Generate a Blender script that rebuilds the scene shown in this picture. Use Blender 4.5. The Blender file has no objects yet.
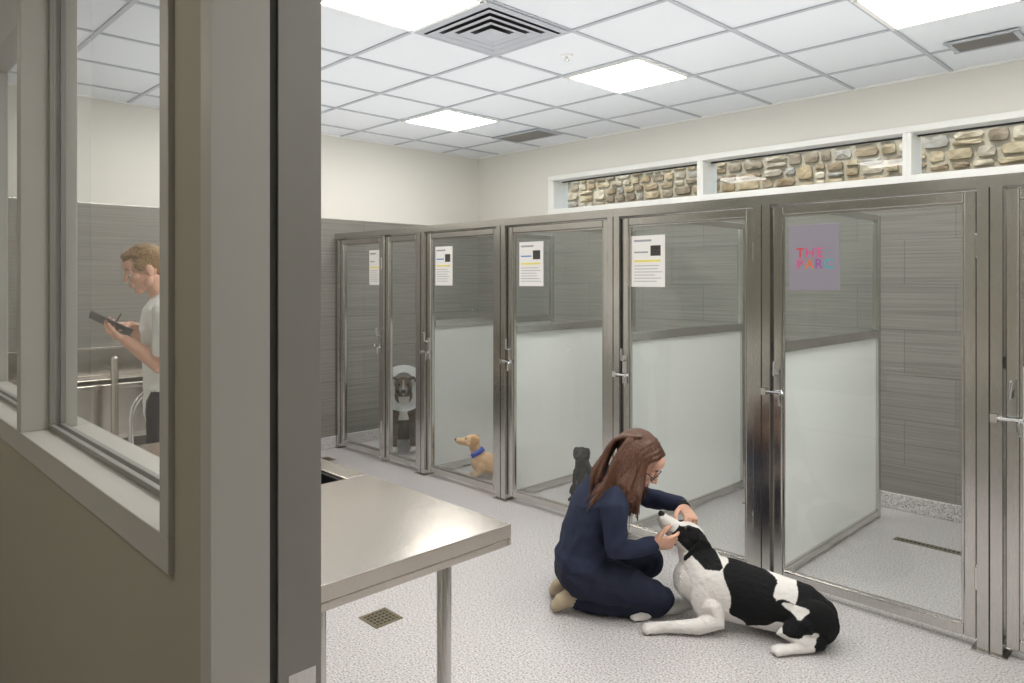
import bpy, bmesh, math, random
from mathutils import Vector, Matrix, noise
from mathutils.bvhtree import BVHTree
random.seed(7)
V=Vector
scene=bpy.context.scene
try:
    scene.view_settings.view_transform='Standard'
except Exception: pass

# ---------------------------------------------------------------- materials
def newmat(name):
    m=bpy.data.materials.new(name); m.use_nodes=True
    nt=m.node_tree; b=nt.nodes['Principled BSDF']
    return m,nt,b
def lin(c):
    return tuple((x/255/12.92 if x/255<=0.04045 else ((x/255+0.055)/1.055)**2.4) for x in c)+(1,)
def mat(name,rgb,rough=0.6,metal=0,bump=0,bscale=50,var=0,stretch=None,emit=0,spec=0.5):
    m,nt,b=newmat(name)
    c=lin(rgb); b.inputs['Base Color'].default_value=c
    b.inputs['Roughness'].default_value=rough; b.inputs['Metallic'].default_value=metal
    b.inputs['Specular IOR Level'].default_value=spec
    if emit:
        b.inputs['Emission Color'].default_value=c; b.inputs['Emission Strength'].default_value=emit
    if bump or var:
        geo=nt.nodes.new('ShaderNodeTexCoord'); mp=nt.nodes.new('ShaderNodeMapping')
        n=nt.nodes.new('ShaderNodeTexNoise'); n.inputs['Scale'].default_value=bscale; n.inputs['Detail'].default_value=4
        nt.links.new(geo.outputs['Object'],mp.inputs[0]); nt.links.new(mp.outputs[0],n.inputs['Vector'])
        if stretch: mp.inputs['Scale'].default_value=stretch
        if bump:
            bp=nt.nodes.new('ShaderNodeBump'); bp.inputs['Strength'].default_value=bump; bp.inputs['Distance'].default_value=0.01
            nt.links.new(n.outputs[0],bp.inputs['Height']); nt.links.new(bp.outputs[0],b.inputs['Normal'])
        if var:
            r=nt.nodes.new('ShaderNodeValToRGB')
            r.color_ramp.elements[0].position=0.3; r.color_ramp.elements[1].position=0.7
            r.color_ramp.elements[0].color=tuple(x*(1-var) for x in c[:3])+(1,)
            r.color_ramp.elements[1].color=tuple(min(1,x*(1+var)) for x in c[:3])+(1,)
            nt.links.new(n.outputs[0],r.inputs[0]); nt.links.new(r.outputs[0],b.inputs['Base Color'])
    return m
def colmat(name,rough=0.8,bump=0.4,bscale=120,stretch=(1,1,1),sheen=0.0,spec=0.5,mottle=0.0,mscale=10):
    m,nt,b=newmat(name)
    a=nt.nodes.new('ShaderNodeAttribute'); a.attribute_name='Col'
    tc=nt.nodes.new('ShaderNodeTexCoord'); mp=nt.nodes.new('ShaderNodeMapping'); mp.inputs['Scale'].default_value=stretch
    n=nt.nodes.new('ShaderNodeTexNoise'); n.inputs['Scale'].default_value=bscale; n.inputs['Detail'].default_value=5
    nt.links.new(tc.outputs['Object'],mp.inputs[0]); nt.links.new(mp.outputs[0],n.inputs['Vector'])
    if mottle:
        n2=nt.nodes.new('ShaderNodeTexNoise'); n2.inputs['Scale'].default_value=mscale; n2.inputs['Detail'].default_value=6
        nt.links.new(tc.outputs['Object'],n2.inputs['Vector'])
        r=nt.nodes.new('ShaderNodeValToRGB'); r.color_ramp.elements[0].position=0.35; r.color_ramp.elements[1].position=0.65
        r.color_ramp.elements[0].color=(1-mottle,1-mottle*1.1,1-mottle*1.25,1); r.color_ramp.elements[1].color=(1,1,1,1)
        nt.links.new(n2.outputs[0],r.inputs[0])
        mx=nt.nodes.new('ShaderNodeMix'); mx.data_type='RGBA'; mx.blend_type='MULTIPLY'; mx.inputs[0].default_value=1
        nt.links.new(a.outputs['Color'],mx.inputs[6]); nt.links.new(r.outputs[0],mx.inputs[7]); nt.links.new(mx.outputs[2],b.inputs['Base Color'])
    else: nt.links.new(a.outputs['Color'],b.inputs['Base Color'])
    bp=nt.nodes.new('ShaderNodeBump'); bp.inputs['Strength'].default_value=bump; bp.inputs['Distance'].default_value=0.008
    nt.links.new(n.outputs[0],bp.inputs['Height']); nt.links.new(bp.outputs[0],b.inputs['Normal'])
    b.inputs['Roughness'].default_value=rough; b.inputs['Sheen Weight'].default_value=sheen; b.inputs['Specular IOR Level'].default_value=spec
    return m
def glassmat(name,base=0.05,tint=(0.93,0.97,0.96),haze=0.0):
    m=bpy.data.materials.new(name); m.use_nodes=True; nt=m.node_tree
    for n in list(nt.nodes): nt.nodes.remove(n)
    o=nt.nodes.new('ShaderNodeOutputMaterial'); t=nt.nodes.new('ShaderNodeBsdfTransparent'); t.inputs[0].default_value=tint+(1,)
    g=nt.nodes.new('ShaderNodeBsdfGlossy'); g.inputs['Roughness'].default_value=0.02
    lw=nt.nodes.new('ShaderNodeLayerWeight'); lw.inputs[0].default_value=0.5
    p=nt.nodes.new('ShaderNodeMath'); p.operation='POWER'; p.inputs[1].default_value=4
    ma=nt.nodes.new('ShaderNodeMath'); ma.operation='MULTIPLY_ADD'; ma.inputs[1].default_value=0.8; ma.inputs[2].default_value=base
    nt.links.new(lw.outputs['Facing'],p.inputs[0]); nt.links.new(p.outputs[0],ma.inputs[0])
    mx=nt.nodes.new('ShaderNodeMixShader'); nt.links.new(ma.outputs[0],mx.inputs[0])
    nt.links.new(t.outputs[0],mx.inputs[1]); nt.links.new(g.outputs[0],mx.inputs[2])
    last=mx
    if haze:
        d=nt.nodes.new('ShaderNodeBsdfDiffuse'); d.inputs[0].default_value=(0.85,0.9,0.88,1)
        m2=nt.nodes.new('ShaderNodeMixShader'); m2.inputs[0].default_value=haze
        nt.links.new(mx.outputs[0],m2.inputs[1]); nt.links.new(d.outputs[0],m2.inputs[2]); last=m2
    nt.links.new(last.outputs[0],o.inputs[0]); return m
def frostmat(name,clear=0.15,tr=(0.98,0.99,0.97),df=(0.95,0.965,0.95)):
    m=bpy.data.materials.new(name); m.use_nodes=True; nt=m.node_tree
    for n in list(nt.nodes): nt.nodes.remove(n)
    o=nt.nodes.new('ShaderNodeOutputMaterial'); t=nt.nodes.new('ShaderNodeBsdfTransparent')
    a=nt.nodes.new('ShaderNodeBsdfTranslucent'); a.inputs[0].default_value=tr+(1,)
    d=nt.nodes.new('ShaderNodeBsdfPrincipled'); d.inputs['Base Color'].default_value=df+(1,); d.inputs['Roughness'].default_value=0.3
    m1=nt.nodes.new('ShaderNodeMixShader'); m1.inputs[0].default_value=0.5
    nt.links.new(a.outputs[0],m1.inputs[1]); nt.links.new(d.outputs[0],m1.inputs[2])
    m2=nt.nodes.new('ShaderNodeMixShader'); m2.inputs[0].default_value=clear
    nt.links.new(m1.outputs[0],m2.inputs[1]); nt.links.new(t.outputs[0],m2.inputs[2]); nt.links.new(m2.outputs[0],o.inputs[0])
    return m
def tilemat():
    m,nt,b=newmat('wall_tile_grey')
    g=nt.nodes.new('ShaderNodeNewGeometry'); s=nt.nodes.new('ShaderNodeSeparateXYZ'); nt.links.new(g.outputs['Position'],s.inputs[0])
    ad=nt.nodes.new('ShaderNodeMath'); ad.operation='ADD'; nt.links.new(s.outputs[0],ad.inputs[0]); nt.links.new(s.outputs[1],ad.inputs[1])
    cb=nt.nodes.new('ShaderNodeCombineXYZ'); nt.links.new(ad.outputs[0],cb.inputs[0]); nt.links.new(s.outputs[2],cb.inputs[1])
    br=nt.nodes.new('ShaderNodeTexBrick'); br.inputs['Scale'].default_value=1; br.inputs['Brick Width'].default_value=0.61; br.inputs['Row Height'].default_value=0.305
    br.inputs['Mortar Size'].default_value=0.002; br.inputs['Color1'].default_value=lin((144,140,134)); br.inputs['Color2'].default_value=lin((138,134,128)); br.inputs['Mortar'].default_value=lin((106,104,100))
    nt.links.new(cb.outputs[0],br.inputs['Vector'])
    mp=nt.nodes.new('ShaderNodeMapping'); mp.inputs['Scale'].default_value=(1.2,90,1); nt.links.new(cb.outputs[0],mp.inputs[0])
    n=nt.nodes.new('ShaderNodeTexNoise'); n.inputs['Scale'].default_value=1; n.inputs['Detail'].default_value=3; nt.links.new(mp.outputs[0],n.inputs['Vector'])
    r=nt.nodes.new('ShaderNodeValToRGB'); r.color_ramp.elements[0].position=0.3; r.color_ramp.elements[1].position=0.7
    r.color_ramp.elements[0].color=(0.68,0.68,0.68,1); r.color_ramp.elements[1].color=(1.08,1.08,1.08,1); nt.links.new(n.outputs[0],r.inputs[0])
    mx=nt.nodes.new('ShaderNodeMix'); mx.data_type='RGBA'; mx.blend_type='MULTIPLY'; mx.inputs[0].default_value=1
    nt.links.new(br.outputs[0],mx.inputs[6]); nt.links.new(r.outputs[0],mx.inputs[7]); nt.links.new(mx.outputs[2],b.inputs['Base Color'])
    b.inputs['Roughness'].default_value=0.4
    return m
def floormat():
    m,nt,b=newmat('speckled_epoxy_floor')
    tc=nt.nodes.new('ShaderNodeTexCoord')
    n=nt.nodes.new('ShaderNodeTexNoise'); n.inputs['Scale'].default_value=120; n.inputs['Detail'].default_value=3; nt.links.new(tc.outputs['Object'],n.inputs['Vector'])
    r=nt.nodes.new('ShaderNodeValToRGB'); e=r.color_ramp.elements
    e[0].position=0.35; e[0].color=lin((132,126,127)); e[1].position=0.68; e[1].color=lin((238,234,234))
    x=e.new(0.44); x.color=lin((196,191,192)); x=e.new(0.57); x.color=lin((207,203,203))
    nt.links.new(n.outputs[0],r.inputs[0])
    n2=nt.nodes.new('ShaderNodeTexNoise'); n2.inputs['Scale'].default_value=1.3; nt.links.new(tc.outputs['Object'],n2.inputs['Vector'])
    r2=nt.nodes.new('ShaderNodeValToRGB'); r2.color_ramp.elements[0].color=(0.93,0.93,0.93,1); r2.color_ramp.elements[1].color=(1,1,1,1); nt.links.new(n2.outputs[0],r2.inputs[0])
    mx=nt.nodes.new('ShaderNodeMix'); mx.data_type='RGBA'; mx.blend_type='MULTIPLY'; mx.inputs[0].default_value=1
    nt.links.new(r.outputs[0],mx.inputs[6]); nt.links.new(r2.outputs[0],mx.inputs[7]); nt.links.new(mx.outputs[2],b.inputs['Base Color'])
    b.inputs['Roughness'].default_value=0.3
    return m

M={}
M['wall']=mat('painted_wall_warm_white',(224,221,213),0.8,bump=0.03,bscale=200)
M['greige']=mat('painted_wall_greige',(164,160,143),0.75,bump=0.05,bscale=220)
M['hm']=mat('painted_metal_frame',(180,177,170),0.45)
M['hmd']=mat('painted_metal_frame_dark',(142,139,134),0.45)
M['gasket']=mat('black_gasket',(52,50,46),0.7)
M['tile']=tilemat(); M['floor']=floormat()
M['ceil']=mat('acoustic_tile',(232,235,238),0.9,bump=0.2,bscale=180,var=0.03)
M['tbar']=mat('ceiling_grid_white',(186,189,194),0.5)
M['panel']=mat('light_panel_diffuser',(255,252,246),0.5,emit=20.5)
M['panel2']=mat('added_corridor_emitter',(255,248,236),0.5,emit=13)
M['white']=mat('white_painted_metal',(240,240,236),0.4)
M['steel']=mat('brushed_stainless',(208,206,202),0.2,1,bump=0.05,bscale=40,stretch=(30,30,0.5),var=0.16)
M['steelh']=mat('stainless_top',(202,196,188),0.2,1,bump=0.02,bscale=30,stretch=(0.5,30,30),var=0.08)
M['chrome']=mat('chrome',(224,224,224),0.12,1)
M['glass']=glassmat('clear_glass',0.05,(0.94,0.97,0.96),0.03)
M['wglass']=glassmat('window_glass',0.03,(0.96,0.98,0.98))
M['frost']=frostmat('frosted_glass')
M['black']=mat('black_plastic',(22,22,24),0.45)
M['board']=mat('clipboard_grey',(78,80,84),0.4)
M['dark']=mat('dark_void_metal',(48,46,42),0.6)
M['brass']=mat('bronze_grate',(148,138,116),0.4,0.8)
M['paper']=mat('paper_white',(240,238,235),0.8)
M['ink']=mat('paper_text_grey',(165,165,170),0.8)
M['yel']=mat('highlight_yellow',(238,226,120),0.8)
M['blu']=mat('heading_blue',(90,140,200),0.8)
M['pic']=mat('photo_print_dark',(60,55,52),0.6,var=0.5,bscale=60)
M['sign']=mat('sign_board_mauve',(146,140,152),0.5)
for k,c in dict(red=(224,50,70),org=(236,120,60),prp=(160,80,160),cyn=(60,180,200),pnk=(234,80,140)).items():
    M[k]=mat('sign_letter_'+k,c,0.5)
M['skin']=mat('skin',(226,178,154),0.5,var=0.05,bscale=30)
M['lip']=mat('lips',(200,130,120),0.45)
M['navy']=mat('navy_scrubs_cloth',(48,54,74),0.9,bump=0.12,bscale=260,var=0.1,spec=0.2)
M['navyp']=mat('navy_trouser_cloth',(42,46,62),0.9,bump=0.12,bscale=260,var=0.1,spec=0.2)
M['tshirt']=mat('light_tshirt_cloth',(232,232,230),0.85,bump=0.2,bscale=260)
M['jean']=mat('dark_trouser_cloth',(46,46,52),0.85,bump=0.2,bscale=260)
M['shoe']=mat('beige_shoe',(176,160,136),0.7,bump=0.2,bscale=150)
M['shoed']=mat('dark_shoe',(40,38,38),0.7)
M['hairw']=mat('auburn_hair',(92,60,44),0.4,bump=0.5,bscale=60,stretch=(4,4,0.6),var=0.5)
M['hairm']=mat('blonde_hair',(142,110,70),0.5,bump=0.9,bscale=120,var=0.4)
M['eye']=mat('eye_white',(235,232,228),0.2); M['iris']=mat('iris_dark',(44,34,28),0.15)
M['gl']=mat('spectacle_frame',(86,30,34),0.3)
M['fur']=colmat('dog_fur',0.8,0.5,150,spec=0.2)
M['collarb']=mat('blue_collar',(50,80,190),0.6)
M['cone']=frostmat('cone_plastic',0.10,(0.95,0.96,0.98),(0.92,0.94,0.96))
M['stone']=colmat('ledge_stone',0.95,1.0,22,spec=0.2,mottle=0.42,mscale=9)
M['mortar']=mat('stone_mortar',(176,166,146),0.95,bump=0.5,bscale=60)
M['ground']=mat('outdoor_gravel',(160,150,135),0.95,bump=0.4,bscale=30)

# ---------------------------------------------------------------- geometry helpers
def link(ob,parent=None):
    scene.collection.objects.link(ob)
    if parent: ob.parent=parent
    return ob
def empty(name,loc=(0,0,0),rz=0):
    e=bpy.data.objects.new(name,None); e.empty_display_size=0.1; e.location=loc; e.rotation_euler=(0,0,rz); link(e); return e
class MB:
    def __init__(s): s.v=[];s.f=[];s.m=[];s.mats=[]
    def mi(s,m):
        if m not in s.mats: s.mats.append(m)
        return s.mats.index(m)
    def box(s,x0,x1,y0,y1,z0,z1,m):
        if x0>x1:x0,x1=x1,x0
        if y0>y1:y0,y1=y1,y0
        if z0>z1:z0,z1=z1,z0
        b=len(s.v); s.v+=[(x0,y0,z0),(x1,y0,z0),(x1,y1,z0),(x0,y1,z0),(x0,y0,z1),(x1,y0,z1),(x1,y1,z1),(x0,y1,z1)]
        s.f+=[tuple(b+i for i in q) for q in ((0,3,2,1),(4,5,6,7),(0,1,5,4),(1,2,6,5),(2,3,7,6),(3,0,4,7))]; s.m+=[s.mi(m)]*6
    def quad(s,pts,m):
        b=len(s.v); s.v+=[tuple(p) for p in pts]; s.f.append(tuple(range(b,b+len(pts)))); s.m.append(s.mi(m))
    def add(s,part,m):
        b=len(s.v); s.v+=[tuple(p) for p in part[0]]; s.f+=[tuple(b+i for i in f) for f in part[1]]; s.m+=[s.mi(m)]*len(part[1])
    def tube(s,pts,r,m,n=12):
        s.add(loft(pts,[r]*len(pts),n=n),m)
    def obj(s,name,parent=None,bevel=0,smooth=False):
        me=bpy.data.meshes.new(name); me.from_pydata(s.v,[],s.f)
        for m in s.mats: me.materials.append(M[m])
        me.polygons.foreach_set('material_index',s.m)
        if smooth: me.polygons.foreach_set('use_smooth',[True]*len(s.f))
        me.update(); ob=bpy.data.objects.new(name,me); link(ob,parent)
        if bevel:
            bv=ob.modifiers.new('Bevel','BEVEL'); bv.width=bevel; bv.segments=2; bv.limit_method='ANGLE'
        return ob
def loft(P,R,side=None,n=16,caps=True):
    P=[V(p) for p in P]; R=[(r,r) if not isinstance(r,(tuple,list)) else r for r in R]
    T=[]
    for i in range(len(P)):
        a=P[max(0,i-1)]; c=P[min(len(P)-1,i+1)]; t=(c-a)
        T.append(t.normalized())
    if side is None:
        side=V((0,0,1)) if abs(T[0].z)<0.8 else V((1,0,0))
    side=V(side); rings=[]
    def frame(t):
        s_=side-t*side.dot(t)
        if s_.length<1e-4: s_=V((0,1,0))-t*t.y
        s_.normalize(); return s_,t.cross(s_)
    L=[]
    if caps:
        r=min(R[0])
        for a in (80,55,28): L.append((P[0]-T[0]*r*math.sin(math.radians(a)),T[0],(R[0][0]*math.cos(math.radians(a)),R[0][1]*math.cos(math.radians(a)))))
    for i in range(len(P)): L.append((P[i],T[i],R[i]))
    if caps:
        r=min(R[-1])
        for a in (28,55,80): L.append((P[-1]+T[-1]*r*math.sin(math.radians(a)),T[-1],(R[-1][0]*math.cos(math.radians(a)),R[-1][1]*math.cos(math.radians(a)))))
    vs=[];fs=[]; sd=None
    for p,t,r in L:
        a,b=frame(t)
        if sd is not None and a.dot(sd)<0: a=-a;b=-b
        sd=a
        for k in range(n):
            th=2*math.pi*k/n; vs.append(p+a*r[0]*math.cos(th)+b*r[1]*math.sin(th))
    for i in range(len(L)-1):
        for k in range(n):
            k2=(k+1)%n; fs.append((i*n+k,i*n+k2,(i+1)*n+k2,(i+1)*n+k))
    fs.append(tuple(reversed(range(n)))); fs.append(tuple(range((len(L)-1)*n,len(L)*n)))
    return vs,fs
def ell(c,r,rot=None,n=18,m=12):
    c=V(c); r=(r,r,r) if not isinstance(r,(tuple,list)) else r
    vs=[];fs=[]
    for i in range(m+1):
        ph=math.pi*i/m
        if i in (0,m):
            vs.append(V((0,0,math.cos(ph)*r[2]))); continue
        for k in range(n):
            th=2*math.pi*k/n; vs.append(V((math.sin(ph)*math.cos(th)*r[0],math.sin(ph)*math.sin(th)*r[1],math.cos(ph)*r[2])))
    if rot is not None: vs=[rot@v for v in vs]
    vs=[c+v for v in vs]
    def idx(i,k): return 0 if i==0 else (len(vs)-1 if i==m else 1+(i-1)*n+k%n)
    for i in range(m):
        for k in range(n):
            if i==0: fs.append((0,idx(1,k),idx(1,k+1)))
            elif i==m-1: fs.append((idx(i,k),len(vs)-1,idx(i,k+1)))
            else: fs.append((idx(i,k),idx(i+1,k),idx(i+1,k+1),idx(i,k+1)))
    return vs,fs
def xf(part,Mx): return ([Mx@V(v) for v in part[0]],part[1])
def basis(o,x,zhint=(0,0,1),s=1.0):
    x=V(x).normalized(); z=V(zhint); z=(z-x*z.dot(x)).normalized(); y=z.cross(x)
    m=Matrix(((x.x,y.x,z.x,o[0]),(x.y,y.y,z.y,o[1]),(x.z,y.z,z.z,o[2]),(0,0,0,1)))
    return m@Matrix.Scale(s,4)
def blob(name,parts,mats,voxel,parent=None,smooth=6,colf=None,dispf=None):
    """parts: list of ((verts,faces),label) -> union surface by voxel remesh; label = material index"""
    v=[];f=[];lab=[]
    for (pv,pf),l in parts:
        b=len(v); v+=[tuple(p) for p in pv]; f+=[tuple(b+i for i in q) for q in pf]; lab+=[l]*len(pf)
    me=bpy.data.meshes.new(name+'_src'); me.from_pydata(v,[],f)
    bm=bmesh.new(); bm.from_mesh(me); bmesh.ops.recalc_face_normals(bm,faces=bm.faces); bm.to_mesh(me); bm.free()
    ob=bpy.data.objects.new(name+'_src',me); scene.collection.objects.link(ob)
    md=ob.modifiers.new('r','REMESH'); md.mode='VOXEL'; md.voxel_size=voxel; md.adaptivity=0
    sm=ob.modifiers.new('s','SMOOTH'); sm.factor=0.5; sm.iterations=smooth
    dg=bpy.context.evaluated_depsgraph_get(); dg.update()
    res=bpy.data.meshes.new_from_object(ob.evaluated_get(dg)); res.name=name
    bpy.data.objects.remove(ob); bpy.data.meshes.remove(me)
    bvh=BVHTree.FromPolygons(v,f)
    res.materials.clear()
    for m in mats: res.materials.append(M[m])
    plab=[]
    for p in res.polygons:
        h=bvh.find_nearest(p.center); plab.append(lab[h[2]] if h[2] is not None else 0)
    if colf:
        ca=res.color_attributes.new('Col','FLOAT_COLOR','POINT')
        vl=[0]*len(res.vertices)
        for p,l in zip(res.polygons,plab):
            for i in p.vertices: vl[i]=max(vl[i],l)
        buf=[]
        for vv,l in zip(res.vertices,vl):
            c=colf(vv.co,l); buf+=list(c[:3])+[1]
        ca.data.foreach_set('color',buf)
        res.polygons.foreach_set('material_index',[0]*len(plab))
    else:
        res.polygons.foreach_set('material_index',plab)
    if dispf:
        vl=[0]*len(res.vertices)
        for p,l in zip(res.polygons,plab):
            for i in p.vertices: vl[i]=l
        nn=[vv.normal.copy() for vv in res.vertices]
        for vv,l,n_ in zip(res.vertices,vl,nn):
            d=dispf(vv.co,l)
            if d: vv.co=vv.co+n_*d
    res.polygons.foreach_set('use_smooth',[True]*len(res.polygons)); res.update()
    o=bpy.data.objects.new(name,res); link(o,parent); return o

# ---------------------------------------------------------------- room shell
XL,XR,YF,YB,HC=-5.97,1.32,0.5,5.3,2.91
YF2=0.69
b=MB(); b.box(XL-0.2,XR+0.2,-2.3,YB+0.2,-0.1,0,'floor'); b.obj('floor')
b=MB(); b.box(XL-0.2,XR+0.2,-2.3,YB+0.2,HC,HC+0.15,'ceil'); b.obj('ceiling')
b=MB(); b.box(XL-0.2,XL,-2.3,YB+0.2,0,HC,'wall'); b.box(XL,XL+0.012,YF2,YB,0,2.12,'tile'); b.obj('wall_left')
b=MB(); b.box(XR,XR+0.2,-2.3,YB+0.2,0,HC,'wall'); b.box(XR-0.012,XR,YF2,YB,0,2.12,'tile'); b.obj('wall_right')
b=MB(); b.box(XL,XR,-2.3,-2.1,0,HC,'greige'); b.obj('wall_corridor')
WX0,WX1=-4.89,1.2
b=MB(); b.box(XL,XR,YB,YB+0.2,0,2.2,'wall'); b.box(XL,XR,YB,YB+0.2,2.59,HC,'wall'); b.box(XL,WX0,YB,YB+0.2,2.2,2.59,'wall'); b.box(WX1,XR,YB,YB+0.2,2.2,2.59,'wall')
b.box(XL+0.012,XR-0.012,YB-0.012,YB,0,2.12,'tile'); b.obj('wall_back')
edges=[-4.89,-3.18,-1.61,-0.04,1.2]
for i in range(4):
    e=empty('window_%d'%(i+1),((edges[i]+edges[i+1])/2,YB,2.4)); ox,oy,oz=e.location
    a0,a1=edges[i]-ox,edges[i+1]-ox; b=MB()
    l=0.07 if i==0 else 0.028; r=0.07 if i==3 else 0.028
    b.box(a0,a1,-0.03,0.2,-0.2,-0.14,'white'); b.box(a0,a1,-0.03,0.2,0.145,0.19,'white')
    b.box(a0,a0+l,-0.025,0.2,-0.14,0.145,'white'); b.box(a1-r,a1,-0.025,0.2,-0.14,0.145,'white')
    b.box(a0+l,a1-r,0.1,0.13,-0.14,-0.125,'dark'); b.box(a0+l,a1-r,0.1,0.13,0.135,0.145,'dark')
    b.obj('frame',e,0.003)
    g=MB(); g.quad([(a0+l,0.12,-0.14),(a1-r,0.12,-0.14),(a1-r,0.12,0.145),(a0+l,0.12,0.145)],'wglass'); g.obj('pane',e)
b=MB(); b.box(XL+0.012,XL+0.03,YF2,YB-0.012,0,0.11,'floor'); b.obj('baseboard_left',bevel=0.008)
b=MB(); b.box(XL+0.03,XR-0.012,YB-0.03,YB-0.012,0,0.11,'floor'); b.obj('baseboard_back',bevel=0.008)
b=MB(); b.box(XL+0.001,XL+0.016,YF2,YB,2.12,2.128,'steel'); b.obj('trim_1')
b=MB(); b.box(XL,XR,YB-0.025,YB,HC-0.012,HC,'white'); b.box(XL,XL+0.025,YF2,YB-0.025,HC-0.012,HC,'white'); b.obj('trim_2')
DX0,DX1,HD=-1.27,0.7,2.62
WXL,WXR,WZ=-4.3,-1.437,0.99
b=MB()
for ya,yb,mk in ((YF,0.6,'greige'),(0.6,YF2,'wall')):
    b.box(XL,DX0,ya,yb,0,WZ,mk); b.box(XL,XR,ya,yb,HD,HC,mk); b.box(DX1,XR,ya,yb,0,HD,mk)
    b.box(WXR,DX0,ya,yb,WZ,HD,mk); b.box(XL,WXL,ya,yb,WZ,HD,mk)
b.obj('wall_front')
e=empty('window_5',(-2.9,0.59,1.8)); cx,cy,cz=e.location; b=MB()
y0,y1=0.488-cy,0.698-cy; xl,xr=WXL-cx,WXR-cx; z0,z1=WZ-cz,HD-cz; ma,mb=-2.83-cx,-2.775-cx
b.box(xl,xr,y0,y1,z0,z0+0.07,'hm'); b.box(xl,xr,y0,y1,z1-0.05,z1,'hm')
b.box(xl,xl+0.048,y0,y1,z0+0.07,z1-0.05,'hm'); b.box(xr-0.048,xr,y0,y1,z0+0.07,z1-0.05,'hm')
b.box(ma,mb,y0,0.65-cy,z0+0.07,z1-0.05,'hm')
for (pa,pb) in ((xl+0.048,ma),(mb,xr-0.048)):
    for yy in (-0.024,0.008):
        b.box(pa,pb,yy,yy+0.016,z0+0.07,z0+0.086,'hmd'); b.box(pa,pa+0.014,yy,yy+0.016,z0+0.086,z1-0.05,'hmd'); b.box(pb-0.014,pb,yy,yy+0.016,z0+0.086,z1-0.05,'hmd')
b.obj('frame',e,0.002)
g=MB()
for (pa,pb) in ((xl+0.048,ma),(mb,xr-0.048)): g.quad([(pa,0,z0+0.07),(pb,0,z0+0.07),(pb,0,z1-0.05),(pa,0,z1-0.05)],'wglass')
g.obj('pane',e)
e=empty('door_1',(0,0.59,0)); b=MB()
for s,x in ((1,DX0),(-1,DX1)):
    b.box(x,x+s*0.045,-0.105,0.0,0,HD,'hm'); b.box(x,x+s*0.045,0.016,0.102,0,HD,'hmd'); b.box(x,x+s*0.040,0.0,0.016,0,HD,'gasket')
b.box(DX0+0.045,DX1-0.045,-0.105,0.102,HD-0.05,HD,'hm')
b.box(DX0+0.045,DX0+0.047,0.035,0.09,0.71,0.83,'steel')
b.box(DX0+0.0465,DX0+0.0475,0.052,0.075,0.74,0.80,'dark')
b.obj('jamb_frame',e,0.002)

# ceiling grid
b=MB(); x=-2.565
xs=[x+0.61*k for k in range(-6,8) if XL<x+0.61*k<XR]; ys=[3.565+0.61*k for k in range(-5,4) if YF2<3.565+0.61*k<YB]
for x in xs: b.box(x-0.012,x+0.012,YF2,YB-0.025,HC-0.008,HC-0.001,'tbar')
for y in ys: b.box(XL+0.025,XR,y-0.012,y+0.012,HC-0.0085,HC-0.001,'tbar')
b.obj('ceiling_grid')
def panel(cx,cy,mk='panel',parent=None):
    e=empty('ceiling_light_panel',(cx,cy,HC)); b=MB(); h=0.285
    b.box(-h,h,-h,h,-0.014,-0.009,mk)
    for a in (-1,1):
        b.box(-h-0.015,h+0.015,a*h-0.012,a*h+0.012,-0.018,-0.009,'white'); b.box(a*h-0.012,a*h+0.012,-h,h,-0.018,-0.009,'white')
    b.obj('diffuser_and_trim',e)
for cx in (-4.70,-2.87,-1.04,0.79):
    for cy in (3.87,2.04): panel(cx,cy)
panel(-4.7,-0.8,'panel2'); panel(-1.8,-0.8,'panel2')  # added panels behind the camera, out of view, to light the corridor side
e=empty('air_diffuser',(-2.87,2.65,HC)); b=MB()
def ring(b,h,w,z0,z1,m,cx=0,cy=0):
    o=h; i=h-w
    P=[(-o,-o),(o,-o),(o,o),(-o,o)]; Q=[(-i,-i),(i,-i),(i,i),(-i,i)]
    for k in range(4):
        k2=(k+1)%4
        b.quad([(P[k][0],P[k][1],z0),(P[k2][0],P[k2][1],z0),(Q[k2][0],Q[k2][1],z1),(Q[k][0],Q[k][1],z1)],m)
b.box(-0.29,0.29,-0.29,0.29,-0.010,-0.0085,'dark')
ring(b,0.3,0.035,-0.012,-0.018,'tbar')
for h in (0.255,0.195,0.135): ring(b,h,0.05,-0.026,-0.012,'tbar'); ring(b,h+0.003,0.006,-0.026,-0.027,'tbar')
ring(b,0.075,0.075,-0.028,-0.022,'tbar')
b.obj('louvres',e)
for k,(cx,cy,hx,hy) in enumerate([(-1.04,4.74,0.16,0.11),(-4.70,4.78,0.28,0.15)]):
    e=empty('ceiling_vent_grille',(cx,cy,HC)); b=MB()
    b.box(-hx,hx,-hy,hy,-0.012,-0.009,'dark' if k==0 else 'hmd')
    for a in (-1,1): b.box(-hx-0.02,hx+0.02,a*hy-0.012,a*hy+0.012,-0.018,-0.009,'tbar'); b.box(a*hx-0.012,a*hx+0.012,-hy,hy,-0.018,-0.009,'tbar')
    n=9
    for i in range(n): y=-hy+0.02+(2*hy-0.04)*i/(n-1); b.box(-hx,hx,y-0.003,y+0.003,-0.017,-0.012,'hmd')
    b.obj('grille',e)
e=empty('sprinkler_head',(-2.87,3.26,HC)); b=MB(); b.add(loft([(0,0,-0.002),(0,0,-0.008)],[0.04,0.035],caps=False),'white'); b.tube([(0,0,-0.008),(0,0,-0.03)],0.009,'chrome'); b.add(ell((0,0,-0.034),(0.016,0.016,0.004)),'chrome'); b.obj('rosette',e,smooth=False)

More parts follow.
